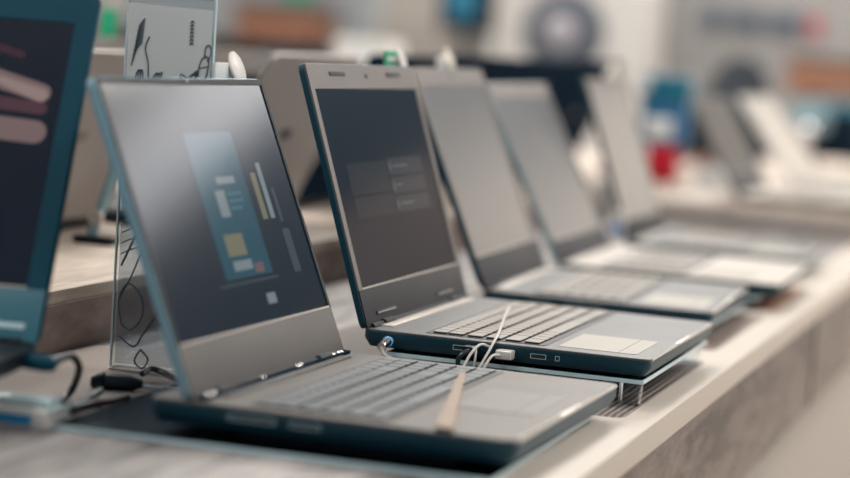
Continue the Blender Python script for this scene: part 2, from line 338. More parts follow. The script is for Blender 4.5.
# ------------------------------------------------------------------ acrylic stands
stand('acrylic_stand', 'acrylic plate with a long pale edge, tinted dark for the shadow under the nearest laptop', -.705, -.378, 1.618, 1.955, .0005, .0040)
def st(o, D, W, label, dz): stand('acrylic_stand', label, o[0]+.02, o[0]+D-.012, o[1]+.006, o[1]+W-.006, dz-.0035, dz)
st((-.60481, 2.05534), .262, .3607, 'clear acrylic plate under the sharp laptop with silver keys', .04181-.018)
st((-.62513, 2.57979), .25, .35, 'clear acrylic plate under the third laptop in the row', .03334-.018)
st((-.62954, 2.97859), .26, .36, 'clear acrylic plate under the fourth laptop in the row', .03538-.018)
st(P5[:2], .25, .34, 'clear acrylic plate under the fifth laptop in the row', .033-.018)
# L1 carried on a low block stand of its own
t = thing('laptop_riser', 'dark low block between the nearest laptop and its clear plate', 'stand', (-.50, 1.80, T+.004))
bm = NB(); box(bm, -.075, .085, -.15, .13, 0, .0050, .001); obj('block', bm, m_black, t)
bm = NB(); box(bm, .085, .118, -.06, .10, 0, .0040, .001); obj('tongue', bm, m_black, t)
# ------------------------------------------------------------------ leftmost display laptop
a0 = math.radians(-80.8); W0 = .40; o0 = Vector((-.735, 1.652, .055)); yd = Vector((-math.sin(a0), math.cos(a0), 0)); org = o0-yd*W0
pk = U('skin_pink', (.40, .27, .27), .8); pk2 = U('skin_dim', (.16, .07, .10), .8); pv = U('violet', (.06, .03, .16), .8); nv = U('navy_picture', (.001, .010, .028), .8)
L0 = laptop('laptop', 'large blurred laptop at the left edge, teal frame around a picture of fingers', org, a0, math.radians(25), W0, .26, .288, group='laptops turned other ways', lidm=m_navy_edge, bez=m_navy_edge,
            chinm=mat('teal_chin', (.04, .17, .23), .35), mb=(.016, .027, .042), deck=m_black, keym=m_keywell, padm=m_black, keys=False, bumpers=False, screen=[(0, 1, 0, 1, nv, 1)], side=m_black)
# picture of fingers on the display: tapered strokes that lie in the screen
lid0 = [c for c in L0.children if c.name.startswith('lid')][0]; scr0 = [c for c in lid0.children if c.name.startswith('screen')][0]
def finger(bm, u0, v0, u1, v1, r0, r1, x):
    s, tp_, ch, L = .016, .027, .042, .288; w, h = W0-2*s, L-tp_-ch
    p = Vector((s+w*u0, ch+h*(1-v0))); q = Vector((s+w*u1, ch+h*(1-v1))); d = (q-p).normalized(); nn = Vector((-d.y, d.x)); vs = []
    for i in range(9): a = math.pi*(i/8)-math.pi/2; o_ = d*math.cos(a)*r1+nn*math.sin(a)*r1; vs.append(q+o_)
    for i in range(9): a = math.pi*(i/8)+math.pi/2; o_ = d*math.cos(a)*r0+nn*math.sin(a)*r0; vs.append(p+o_)
    bm.faces.new([bm.verts.new((x, v.x, v.y)) for v in vs])
ph = U('skin_light', (.62, .45, .42), .8); pb = U('sky_glint', (.15, .42, .55), .8)
for k, (mm, g) in enumerate(((pk2, (.62, .02, .90, .135, .006, .003)), (pk, (.50, .08, .955, .275, .0085, .0075)), (ph, (.86, .235, .955, .285, .003, .0055)), (pk2, (.45, .27, .96, .335, .008, .005)), (pk, (.40, .265, .84, .305, .0085, .007)),
        (pk, (.40, .375, .955, .425, .0105, .0095)), (ph, (.45, .385, .70, .40, .006, .004)), (pb, (.74, .105, .765, .12, .003, .003)), (pv, (.70, .93, .80, .78, .012, .004)), (pv, (.82, .97, .88, .86, .010, .004)))):
    bm = NB(); finger(bm, *g, -.00022+.00002*k); obj('picture_shape', bm, mm, lid0, smooth=False)
bm = NB(); box(bm, .0006, .0016, W0-.085, W0-.012, .010, .0145, .0004); obj('hinge_cover', bm, m_clearedge, lid0)
t = thing('laptop_riser', 'dark low stand under the large blurred laptop at the left edge', 'stand', (org+yd*W0/2+Vector((0, -.12, 0))).to_tuple()[:2]+(T,), a0)
bm = NB(); box(bm, -.09, .10, -.17, .17, 0, .0365, .003); obj('block', bm, m_black, t)
# ------------------------------------------------------------------ table
XE = -.32858
tb_ = thing('display_table', 'long wood-topped display table carrying the laptop rows', 'table', (0, 0, 0))
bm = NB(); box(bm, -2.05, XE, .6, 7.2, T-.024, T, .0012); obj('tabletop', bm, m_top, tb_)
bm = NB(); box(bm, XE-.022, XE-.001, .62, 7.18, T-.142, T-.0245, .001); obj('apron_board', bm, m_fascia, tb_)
bm = NB(); box(bm, XE-.0010, XE+.0012, 3.20, 3.235, T-.140, T-.026, .0003); obj('joint_strip', bm, m_bezel, tb_)
bm = NB(); box(bm, -2.0, XE-.10, .70, 7.1, .06, T-.0245, .002); obj('cabinet_body', bm, m_wallwarm, tb_)
bm = NB(); box(bm, -1.95, XE-.16, .75, 7.05, 0, .06, .001); obj('plinth', bm, m_darkwood, tb_)
rs = thing('riser_shelf', 'long low wooden riser behind the front laptops with a brown front face', 'shelf', (-.864, 3.3, T))
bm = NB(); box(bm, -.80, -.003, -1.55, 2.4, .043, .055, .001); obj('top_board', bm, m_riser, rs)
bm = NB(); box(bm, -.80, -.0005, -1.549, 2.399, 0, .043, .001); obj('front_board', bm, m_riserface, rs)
pf = thing('riser_shelf', 'low platform across the far end of the table carrying the far laptops', 'shelf', (-.33, 4.345, T))
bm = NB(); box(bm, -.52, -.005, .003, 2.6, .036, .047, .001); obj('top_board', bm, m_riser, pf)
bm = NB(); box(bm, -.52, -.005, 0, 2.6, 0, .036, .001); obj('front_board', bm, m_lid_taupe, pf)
# ------------------------------------------------------------------ far laptops on the platform
kw = dict(group='blurred laptops on the far platform', keys=False, bumpers=False)
laptop('laptop', 'far laptop with a plain grey lid, nearest of those on the far platform', (-.6147, 4.4012, .047+.018), -.008, .526, .40, .24, .1915, deck=m_light, keym=m_light, side=m_bezel, bez=m_chin1, lidm=m_bezel, glass=mat('grey_display', (.10, .095, .09), .5, 0, .12), chinm=m_chin, **kw)
laptop('laptop', 'far laptop with a cream white lid between two grey ones', (-.574, 4.922, .047+.018), -.05, .643, .35, .23, .211, deck=m_light, keym=m_white, side=m_bezel, lidm=m_white, bez=m_light, chinm=m_light, glass=mat('pale_display', (.45, .42, .38), .4), **kw)
laptop('laptop', 'farthest laptop on the platform with a narrow grey lid', (-.60, 5.40, .047+.018), .0, math.radians(34), .24, .23, .20, deck=m_light, side=m_light, lidm=m_bezel, **kw)
# ------------------------------------------------------------------ back row seen from behind
def back_laptop(label, hx, y, W, L, tilt, m, edge, z=.055):
    t = thing('laptop', label, 'laptop', (hx, y, T+z), math.pi, 'laptops seen from behind on the riser')   # local +x points to -X
    bm = NB(); slab(bm, -.004, .235, -W, 0, .002, .017, .01, .005); obj('base', bm, m_black, t)
    bm = NB(); slab(bm, .045, .15, -W+.02, -.02, .0168, .0182, .003); obj('keyboard', bm, m_keywell, t)
    bm = NB(); yz_slab(bm, -W, 0, .0005, L, -.008, -.0006, .012); lid = obj('lid', bm, m, t, (0, 0, .0175), (0, -tilt, 0))
    bm = NB(); box(bm, -.0006, .0004, -W+.008, -.008, .03, L-.01, .0002); obj('screen', bm, S0, lid)
    bm = NB(); box(bm, -.0085, -.0075, -W*.56, -W*.44, L*.48, L*.54, .0003); obj('emblem', bm, edge, lid)
    for hy in (-.07, -W+.05): bm = NB(); tube(bm, [(-.003, hy, .017), (-.003, hy+.03, .017)], .0045, 10); obj('hinge', bm, m_navy, t)
    return t
back_laptop('taupe laptop lid seen from behind, between the leftmost laptop and the sketch sign', -1.10, 2.26, .36, .205, math.radians(22), m_lid_taupe, m_bezel)
back_laptop('grey laptop lid seen from behind, between the two nearest front-row laptops', -1.0, 2.66, .34, .215, math.radians(22), m_lid_taupe, m_chin)
back_laptop('black laptop lid seen from behind, left of the other black ones, behind the sharp laptop', -1.03, 3.12, .40, .222, math.radians(24), m_lidblack, m_navy)
back_laptop('black laptop lid seen from behind, above the rounded lid of the third laptop', -1.03, 3.54, .42, .226, math.radians(24), m_lidblack, m_navy)
back_laptop('black laptop lid seen from behind, between the third and fourth lids', -1.03, 3.98, .42, .226, math.radians(24), m_lidblack, m_navy)
back_laptop('black laptop lid seen from behind, filling the gap before the narrow fifth lid', -1.03, 4.42, .44, .230, math.radians(24), m_lidblack, m_navy)
# tablet leaning strut
p = onZ(90, 243, .055); t = thing('tablet_stand', 'slanted grey metal stand leg on a black foot beside the sketch sign', 'stand', (p.x, p.y, p.z))
q = onY(118, 158, p.y)-p
bm = NB(); tube(bm, [(0, 0, .006), (q.x*.5, 0, q.z*.5), (q.x, 0, q.z)], [.006, .0055, .005], 10); obj('strut', bm, m_blueedge, t)
bm = NB(); slab(bm, -.018, .03, -.012, .012, 0, .008, .006, .002); obj('foot', bm, m_black, t)
bm = NB(); lathe(bm, [(.008, -.004), (.009, 0), (.008, .004)], 14); obj('clamp_knob', bm, m_light, t, (q.x*.30, -.006, q.z*.30), (math.pi/2, 0, 0))
# ------------------------------------------------------------------ sketch sign
sg = thing('sign_holder', 'tall clear acrylic sign holder with line sketches behind the nearest laptop', 'sign', (-.751, 1.93, T), math.radians(1)); sg.rotation_euler[1] = -.020
w2 = .0385
bm = NB(); box(bm, -w2, w2, -.0015, .0015, .003, .40, .0004); obj('panel', bm, m_clear, sg)
bm = NB(); box(bm, -w2-.0012, -w2, -.0016, .0016, .003, .40); box(bm, w2, w2+.0012, -.0016, .0016, .003, .40); obj('polished_edge', bm, m_clearedge, sg, smooth=False)
bm = NB(); slab(bm, -w2, w2, -.008, .012, 0, .003, .003, 0, .0004); obj('foot_plate', bm, m_clear, sg)
bm = NB(); box(bm, -w2+.001, w2-.001, -.0019, -.0016, .232, .311); card = obj('printed_card', bm, m_card, sg, smooth=False)
for v in card.data.vertices:
    if v.co.z > .3: v.co.z -= (v.co.x)*.04
bm = NB(); box(bm, -w2+.001, w2-.001, -.0019, -.0016, .318, .399); obj('header_card', bm, m_chin1, sg, smooth=False)
bm = NB(); box(bm, -w2+.002, w2-.002, .0018, .0023, .006, .23); obj('lower_card', bm, acrylic('smoky_print', (.80, .83, .86), .02), sg, smooth=False)
def stroke(bm, pts, r=.0004, y=-.0023): tube(bm, spline([(a, y, b) for a, b in pts], 6), r, 5)
bm = NB()
for k in range(9): stroke(bm, [(-.033+.0006*k, .255+.004*k), (-.029+.0005*k, .268+.003*k), (-.024+.0002*k, .275+.0025*k)], .0005)
stroke(bm, [(-.018, .280), (-.021, .270), (-.018, .258), (-.017, .246), (-.014, .239)], .0006)
for k in range(5): stroke(bm, [(-.016+.002*k, .239), (-.013+.002*k, .246+.001*k), (-.010+.001*k, .250)], .0005)
for k in range(4): stroke(bm, [(-.029+.002*k, .240), (-.028+.002*k, .248), (-.026+.001*k, .252)], .0005)
obj('sketch', bm, m_ink, sg, (0, 0, .005))
bm = NB()
for k in range(7): stroke(bm, [(.018, .275+.003*k), (.020, .277+.003*k), (.0215, .275+.003*k)], .0005)
for k in range(6): stroke(bm, [(.010+.001*k, .240), (.012+.002*k, .250-.001*k), (.016+.0012*k, .246)], .0005)
for k in range(5): stroke(bm, [(.019, .240+.002*k), (.024, .244+.002*k), (.026, .250+.001*k)], .0007)
stroke(bm, [(.030, .243), (.027, .250), (.029, .262), (.0335, .266), (.036, .262), (.035, .252), (.032, .244), (.030, .243)], .0006)
stroke(bm, [(.032, .266), (.033, .274), (.0365, .275), (.0375, .268), (.0345, .262)], .0006)
stroke(bm, [(.028, .256), (.036, .258)], .0004)
obj('sketch', bm, m_ink, sg, (0, 0, .005))
bm = NB()
stroke(bm, [(-.033, .09), (-.02, .12), (-.006, .155), (.004, .17)], .0010)
stroke(bm, [(-.034, .060), (-.022, .085), (-.010, .12), (-.002, .135)], .0008)
for k in range(7): stroke(bm, [(-.034, .100+.009*k), (-.026, .104+.009*k), (-.018, .107+.009*k)], .0006)
stroke(bm, [(-.030, .04), (-.034, .06), (-.026, .075), (-.014, .066), (-.012, .048), (-.022, .036), (-.030, .04)], .0008)
stroke(bm, [(-.032, .03), (-.018, .022), (-.010, .034), (.0, .05)], .0008)
stroke(bm, [(-.012, .020), (-.017, .010), (-.010, .004), (-.005, .012), (-.012, .020)], .0008)
obj('sketch', bm, m_ink, sg)
for q_ in ([(-.004, .09), (-.001, .10), (-.004, .11), (.0, .115)], [(.004, .088), (.006, .10), (.004, .108)], [(.0, .05), (.004, .058), (.008, .05), (.004, .042), (.0, .05)]):
    bm = NB(); stroke(bm, q_, .0012); obj('sketch_mark', bm, m_inkred, sg)
# ------------------------------------------------------------------ theft tags on the lid tops
def sec_tag(label, lap_o, tilt, L, rot, fy, m, r=.015, green=False, flip=0.):
    d = Vector((math.cos(rot), math.sin(rot), 0)); yv = Vector((-math.sin(rot), math.cos(rot), 0))
    top = Vector((lap_o[0], lap_o[1], T+lap_o[2]))+(-math.sin(tilt)*d+Vector((0, 0, math.cos(tilt))))*L+yv*fy
    t = thing('security_tag', label, 'tag', top-d*.005, rot, 'round tags on the laptop lids')
    bm = NB(); lathe(bm, [(r*.9, -.0017), (r, -.0008), (r, .0008), (r*.9, .0017)], 30); obj('disc', bm, m, t, (-.004, .0, r*.50), (0, math.pi/2-tilt, 0))
    bm = NB(); box(bm, -.014, -.002, -.005, .005, -.012, .0015, .0008); obj('clip', bm, m_clear, t)
    if green: bm = NB(); box(bm, -.008, -.006, -.052, -.006, -.002, .014, .0005); obj('green_label', bm, m_green, t); bm = NB(); box(bm, -.0061, -.0057, -.045, -.012, .004, .008); obj('white_print', bm, m_white, t)
    else: bm = NB(); box(bm, -.009, -.006, -.045, -.006, -.002, .012, .0008); obj('plastic_sleeve', bm, m_card, t)
    return t
sec_tag('white round tag clipped behind the lid of the nearest front-row laptop', (-.6053, 1.6270, .02947), .3930, .2450, -.0132, .325, m_white, .0150)
sec_tag('white round tag with a green label above the sharp laptop', (-.60481, 2.05534, .04181), .32327, .2422, 0, .352, m_white, .0125, True)
sec_tag('cream round tag above the rounded third lid', (-.62513, 2.57979, .03334), .41035, .2569, .0319, .22, m_cream, .0150)
sec_tag('cream round tag above the narrow fifth lid', P5, .3474, .2434, .0119, .27, m_cream, .015)
# ------------------------------------------------------------------ cables and plugs
def cable(name, label, pts, r, m, group=None):
    bm = NB(); tube(bm, spline(pts, 10), r, 8); return tag(obj(name, bm, m), label, 'cable', group)
def L2p(x, y, z): return Vector((-.60481+x, 2.0640+y, T+.04181+z))
# barrel plug of the sharp laptop
t = thing('power_plug', 'round power plug with a glowing blue ring in the side of the sharp laptop', 'plug', L2p(.022, -.001, -.0085))
def ycyl(bm, y0, y1, r, n=18):
    tube(bm, [(0, y0, 0), (0, (y0+y1)/2, 0), (0, y1, 0)], r, n); return bm
bm = NB(); ycyl(bm, -.007, 0, .0036); obj('collar', bm, m_light, t)
bm = NB(); ycyl(bm, -.0095, -.0070, .0048); obj('blue_ring', bm, mat('blue_light', (.02, .3, .6), .3, 0, .5, (.05, .35, .8), .6), t)
bm = NB(); tube(bm, [(0, -.022, -.002), (0, -.016, -.0008), (0, -.0095, 0)], [.0032, .0046, .0046], 16); obj('barrel', bm, m_cable_b, t)
bm = NB(); tube(bm, [(0, -.0255, -.003), (0, -.022, -.002)], .0040, 14); obj('metal_cuff', bm, m_chrome, t)
cable('power_cable', 'thin pale cable running from the blue-ringed plug along the stand', [L2p(.022, -.026, -.012), L2p(.028, -.032, -.018), L2p(.045, -.030, -.022), L2p(.062, -.026, -.026), L2p(.075, -.02, -.035)], .0014, m_light)
# usb plugs and cables
t = thing('usb_plug', 'white cable plug pushed into the side of the sharp laptop', 'plug', L2p(.129, -.001, -.008))
bm = NB(); box(bm, -.007, .007, -.017, 0, -.0036, .0036, .0012); obj('plug_body', bm, m_white, t)
for k in range(3): bm = NB(); box(bm, -.0073, .0073, -.006-.004*k, -.0045-.004*k, -.0039, .0039, .0003); obj('grip_rib', bm, m_light, t)
t = thing('usb_plug', 'black cable plug below the port on the side of the sharp laptop', 'plug', L2p(.097, -.001, -.008))
bm = NB(); box(bm, -.005, .007, -.014, 0, -.004, .004, .001); obj('plug_body', bm, m_black, t)
cable('data_cable', 'black looped cable hanging from the side of the sharp laptop', [L2p(.098, -.014, -.008), L2p(.097, -.022, -.008), L2p(.092, -.026, -.014), L2p(.092, -.022, -.026), L2p(.097, -.014, -.034), L2p(.106, -.01, -.036)], .0022, m_cable_b)
cable('data_cable', 'clear looped cable beside the black one at the side of the sharp laptop', [L2p(.100, -.013, -.005), L2p(.105, -.020, -.005), L2p(.106, -.024, -.014), L2p(.103, -.022, -.026), L2p(.100, -.02, -.030)], .0011, m_cable_w)
cable('data_cable', 'white cable draped from the sharp laptop keyboard down its side, left of its twin', [L2p(.068, .255, .0035), L2p(.080, .190, .0035), L2p(.098, .100, .0035), L2p(.114, .020, .004), L2p(.118, -.006, .003), L2p(.116, -.022, -.008), L2p(.110, -.034, -.024), L2p(.108, -.045, -.0285)], .0012, m_cable_w)
cable('data_cable', 'white cable curving from the white plug down beside the sharp laptop', [L2p(.126, -.018, -.008), L2p(.122, -.026, -.008), L2p(.119, -.033, -.014), L2p(.116, -.038, -.023), L2p(.114, -.045, -.0285)], .0012, m_cable_w)
cable('data_cable', 'white cable arching out of the sharp laptop side towards the nearest deck', [L2p(.114, -.008, -.003), L2p(.108, -.016, -.001), L2p(.103, -.027, -.008), L2p(.099, -.035, -.020), L2p(.098, -.040, -.0285)], .0012, m_cable_w)
# beige strip stands in for a streak of light reflected on the nearest deck
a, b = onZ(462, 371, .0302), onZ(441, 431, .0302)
t = tag(obj('reflection_streak', NB(), m_streak), 'beige strip standing in for a streak of reflected light on the deck of the nearest laptop', 'light streak')
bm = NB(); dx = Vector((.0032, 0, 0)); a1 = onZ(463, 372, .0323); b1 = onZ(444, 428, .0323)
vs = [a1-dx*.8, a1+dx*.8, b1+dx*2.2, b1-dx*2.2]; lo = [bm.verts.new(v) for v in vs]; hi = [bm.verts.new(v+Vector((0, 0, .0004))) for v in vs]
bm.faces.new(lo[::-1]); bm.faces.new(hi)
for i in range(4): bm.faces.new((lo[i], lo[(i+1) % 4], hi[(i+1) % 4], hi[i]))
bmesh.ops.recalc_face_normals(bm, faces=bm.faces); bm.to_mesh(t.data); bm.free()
# the left laptop's plug and cable
def A(u, v, z): return onZ(u, v, z)
pl = A(40, 363, .045)
t = thing('power_plug', 'thick dark plug in the side of the large blurred laptop', 'plug', pl, math.radians(8))
bm = NB(); tube(bm, [(-.016, 0, .001), (-.010, 0, .001), (.006, 0, 0), (.012, 0, -.001)], [.0035, .0065, .0065, .004], 16); obj('plug_body', bm, m_navy_edge, t)
cable('power_cable', 'black cable looping down from the plug of the large blurred laptop', [A(53, 364, .044), A(62, 358, .046), A(73, 357, .042), A(79, 368, .03), A(74, 386, .012), A(66, 397, .004), A(62, 404, .003)], .0030, m_cable_b)
t = thing('cable_adapter', 'black barrel cable joint lying on the table beside the nearest laptop', 'cable', A(118, 383, .006), math.radians(16))
bm = NB(); tube(bm, [(-.022, -.001, 0), (-.016, 0, 0), (-.012, 0, 0), (.010, 0, .0005), (.020, 0, .001)], [.004, .0075, .0075, .0068, .003], 16); obj('adapter_body', bm, m_cable_b, t)
bm = NB(); tube(bm, [(-.013, 0, 0), (-.010, 0, 0)], .0085, 16); obj('collar', bm, m_black, t)
cable('power_cable', 'black cable from the barrel joint to the back of the nearest laptop', [A(142, 374, .007), A(152, 369, .010), A(166, 374, .008), A(180, 381, .012), A(200, 388, .014)], .0026, m_cable_b)
cable('power_cable', 'black cable from the barrel joint back towards the white box', [A(100, 391, .006), A(88, 399, .004), A(74, 407, .0035), A(62, 412, .0035)], .0032, m_cable_b)
cable('power_cable', 'dark reddish cable lying on the table left of the nearest laptop', [A(72, 409, .003), A(92, 404, .003), A(112, 401, .004), A(128, 396, .006)], .0030, mat('brown_cable', (.08, .03, .03), .4))
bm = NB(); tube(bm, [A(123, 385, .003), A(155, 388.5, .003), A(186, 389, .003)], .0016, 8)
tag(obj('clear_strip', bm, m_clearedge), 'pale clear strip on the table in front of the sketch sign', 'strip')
# price box lower left
p0, p1, p2 = onZ(52, 432, .0), onZ(-14, 446, 0), onZ(57, 404, 0)
t = thing('price_box', 'small white box with a blue label at the lower left corner', 'box', (p0.x-.004, p0.y, T), math.radians(3))
bm = NB(); box(bm, -.095, 0, 0, .045, 0, .013, .002); obj('box_body', bm, m_white, t)
bm = NB(); box(bm, -.046, -.012, -.0006, 0, .003, .010); obj('blue_label', bm, m_blue, t)
bm = NB(); box(bm, -.095, -.006, .018, .042, .013, .019, .002); obj('lid_tray', bm, m_clearedge, t)
bm = NB(); tube(bm, [(0, .0, .0135), (0, .045, .0135)], .0012, 6); obj('clear_rim', bm, m_clearedge, t)
# ------------------------------------------------------------------ small goods beyond the row
def goods(name, label, cat, u, v, z, parts, group=None, rz=0):
    p = onZ(u, v, z); t = thing(name, label, cat, p, rz, group)
    for nm, m, f in parts: bm = NB(); f(bm); obj(nm, bm, m, t)
    return t
goods('bottle', 'white bottle with a red cap in the gap left of the fifth lid', 'bottle', 608, 212, .047, [('bottle_body', m_white, lambda b: lathe(b, [(.020, 0), (.022, .004), (.022, .050), (.012, .062)])), ('cap', m_red, lambda b: lathe(b, [(.016, .062), (.017, .064), (.017, .098), (.014, .100)]))])
t = thing('phone', 'small pale blue and white card standing on the fourth laptop keyboard', 'card', onZ(616, 238, .036+.0025))
bm = NB(); box(bm, -.011, .011, -.004, .0, 0, .040, .001); obj('card_body', bm, m_white, t)
bm = NB(); box(bm, -.008, .008, -.0046, -.004, .005, .022, .0002); obj('blue_print', bm, mat('light_blue_print', (.25, .42, .75), .4), t)
t.name = 'price_card'
goods('product_box', 'tall blue box with a pale front left of the dark rounded speaker', 'box', 657, 182, .047, [('box_body', mat('deep_blue_card', (.015, .13, .28), .5), lambda b: box(b, -.045, .045, 0, .08, .075, .165, .003)), ('pale_panel', m_card, lambda b: box(b, -.034, .022, -.002, 0, .088, .130, .0005)), ('dark_lid', m_teal, lambda b: box(b, -.052, .052, -.004, .084, .165, .215, .003)), ('pale_highlight', m_card, lambda b: box(b, -.060, -.030, -.008, -.004, .180, .212, .006)), ('red_base', m_red, lambda b: box(b, -.028, .034, 0, .07, 0, .075, .010))])  # pale block on the lid stands in for a blurred highlight circle
goods('small_carton', 'small grey carton on the far platform right of the red item', 'box', 712, 188, .047, [('carton_body', m_card, lambda b: box(b, -.035, .035, 0, .06, 0, .042, .002)), ('carton_flap', m_light, lambda b: box(b, -.034, .034, .0, .03, .042, .044, .0005))])
goods('ornament', 'little dark and orange ornament behind the grey carton', 'ornament', 700, 168, .047, [('ornament_body', m_orange, lambda b: lathe(b, [(.014, 0), (.02, .01), (.012, .03)])), ('ornament_top', m_black, lambda b: lathe(b, [(.010, .030), (.013, .04), (.004, .062)]))])
# ------------------------------------------------------------------ room
bm = NB(); box(bm, -7, 5, -3, 10.5, -.1, 0); struct('floor', bm, m_floor)
bm = NB(); box(bm, -7, 5, -3, 10.5, 3.4, 3.5); struct('ceiling', bm, m_ceil)
bm = NB(); box(bm, -7, 5, 10.0, 10.15, 0, 3.4); struct('wall_back', bm, m_wall)
bm = NB(); box(bm, -7.1, -7, -3, 10.15, 0, 3.4); struct('wall_left', bm, m_wall)
bm = NB(); box(bm, 5, 5.1, -3, 10.15, 0, 3.4); struct('wall_right', bm, m_wallwarm)
def bgbox(name, label, cat, u0, v0, u1, v1, Y, depth, m, extra=(), to_floor=False, group=None):
    """a cabinet or panel standing at distance Y whose front spans the two corners"""
    um, vm = (u0+u1)/2, (v0+v1)/2
    a, b = onY(u0, vm, Y), onY(u1, vm, Y); tp = onY(um, v0, Y).z; bt = 0 if to_floor else onY(um, v1, Y).z
    t = thing(name, label, cat, ((a.x+b.x)/2, Y, bt), 0, group); w = (b.x-a.x)/2; h = tp-bt
    if name == 'appliance': d_ = t.location.z-(T+.0555); t.location.z = T+.0555; h += d_
    bm = NB(); box(bm, -w, w, 0, depth, 0, h, .006); obj('body', bm, m, t)
    for nm, m2, f in extra: bm = NB(); f(bm, w, h); obj(nm, bm, m2, t)
    return t, w, h
# washing machine on a plinth
Yw = 8.8; c = onY(564, 32, Yw); t = thing('washing_machine', 'white washing machine with a round dark door, raised on a plinth', 'washing machine', (c.x, Yw, .80))
h2 = c.z-.80
bm = NB(); box(bm, -.275, .275, 0, .55, 0, .86, .012); obj('cabinet', bm, m_white, t)
bm = NB(); tube(bm, [(0, -.03, h2), (0, 0, h2)], [.13, .155], 40); dr = obj('door', bm, mat('door_ring', (.09, .11, .14), .4), t)
bm = NB(); tube(bm, [(-.01, -.06, h2), (-.01, -.045, h2), (-.01, -.03, h2)], [.03, .055, .065], 36); obj('door_glass', bm, mat('door_glass', (.42, .40, .45), .3), dr)
bm = NB(); box(bm, -.26, .26, -.006, 0, .75, .84, .003); obj('control_panel', bm, m_light, t)
bm = NB(); tube(bm, [(.10, -.03, .795), (.10, 0, .795)], .03, 20); obj('dial', bm, m_chrome, t)
t = thing('plinth', 'white block under the washing machine', 'plinth', (c.x, Yw, 0)); bm = NB(); box(bm, -.40, .40, -.05, .65, 0, .77, .006); obj('body', bm, m_wallwarm, t); bm = NB(); box(bm, -.42, .42, -.07, .67, .77, .80, .004); obj('plinth_top', bm, m_white, t)
t, w, h = bgbox('pillar', 'pale beige square pillar right of the washing machine', 'pillar', 606, -160, 638, 60, 9.4, .3, m_wallwarm, (('base_block', m_wallgrey, lambda b, w, h: box(b, -w-.01, w+.01, -.01, .31, 0, .12, .003)),), True)
# wall sign with illegible blurred letters
c0 = onY(702, 18, 9.60); c1 = onY(822, 26, 9.60)
sgn = thing('wall_sign', 'row of blurred dark letters ending in red on the far wall', 'sign', (c0.x, 9.618, c0.z-.045)); sp = (c1.x-c0.x)/9
for k in range(9):
    bm = NB(); x = sp*k; z = 0
    hh = .085; kind = k % 3
    box(bm, x, x+.014, -.012, 0, z, z+hh, .002)
    if kind != 1: box(bm, x+.03, x+.044, -.012, 0, z, z+hh, .002)
    if kind != 2: box(bm, x+.012, x+.032, -.012, 0, z+hh-.014, z+hh, .002)
    box(bm, x+.012, x+.032, -.012, 0, z+hh*.42, z+hh*.42+.013, .002)
    obj('letter', bm, m_red if k == 8 else mat('sign_letter', (.05, .09, .15), .5), sgn)
bgbox('wall_panel', 'wide light panel behind the blurred wall lettering', 'panel', 648, -120, 930, 200, 9.97-.35, .02, m_wall)[0]
# orange counter at right
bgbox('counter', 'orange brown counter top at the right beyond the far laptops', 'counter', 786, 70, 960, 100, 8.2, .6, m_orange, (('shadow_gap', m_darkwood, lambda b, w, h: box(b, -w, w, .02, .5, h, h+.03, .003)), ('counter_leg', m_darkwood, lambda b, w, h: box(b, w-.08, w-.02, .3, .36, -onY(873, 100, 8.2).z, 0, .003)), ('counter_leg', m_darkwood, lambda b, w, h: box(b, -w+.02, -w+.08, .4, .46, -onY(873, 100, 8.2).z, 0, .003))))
bgbox('display_case', 'teal display case below the orange counter top', 'display case', 800, 106, 960, 150, 7.9, .25, m_teal, (('case_window', m_blackgloss, lambda b, w, h: box(b, -w+.03, w-.03, -.004, 0, .03, h-.03, .002)), ('case_light', mat('pale_teal', (.22, .33, .37), .4), lambda b, w, h: box(b, -w-.03, -w+.09, -.03, -.005, h-.10, h, .012)),), True)
c = onY(808, 131, 5.95); t = thing('ornament', 'small shiny ball on a thin post glinting right of the cream lid', 'ornament', (c.x, c.y, T+.047))
bm = NB(); bmesh.ops.create_icosphere(bm, subdivisions=3, radius=.018, matrix=Matrix.Translation((0, 0, c.z-T-.047))); obj('ball', bm, m_chrome, t)
bm = NB(); lathe(bm, [(.02, 0), (.02, .004), (.003, .006), (.003, c.z-T-.06)], 14); obj('post', bm, m_bezel, t)
# dark rounded speaker
c = onY(737, 95, 7.2); t = thing('speaker', 'dark rounded speaker rising behind the far laptop lids', 'speaker', (c.x, 7.25, T-.0))
hz = onY(737, 64, 7.2).z-T
bm = NB(); lathe(bm, [(.16, 0), (.16, hz*.40), (.14, hz*.58), (.095, hz*.72), (.075, hz*.92), (.05, hz*1.03), (.02, hz*1.08)], 24); obj('speaker_body', bm, m_black, t)
bm = NB(); lathe(bm, [(.145, .02), (.145, .05)], 24); obj('base_ring', bm, m_teal, t)
t2 = thing('side_table', 'plain far table standing behind the display table', 'table', (c.x, 7.35, 0)); bm = NB(); box(bm, -.9, .9, -.13, .4, T-.04, T, .004); obj('tabletop', bm, m_wallwarm, t2)
for sx in (-.8, .8):
    for sy in (-.08, .34): bm = NB(); box(bm, sx-.025, sx+.025, sy-.025, sy+.025, 0, T-.04, .002); obj('leg', bm, m_darkwood, t2)
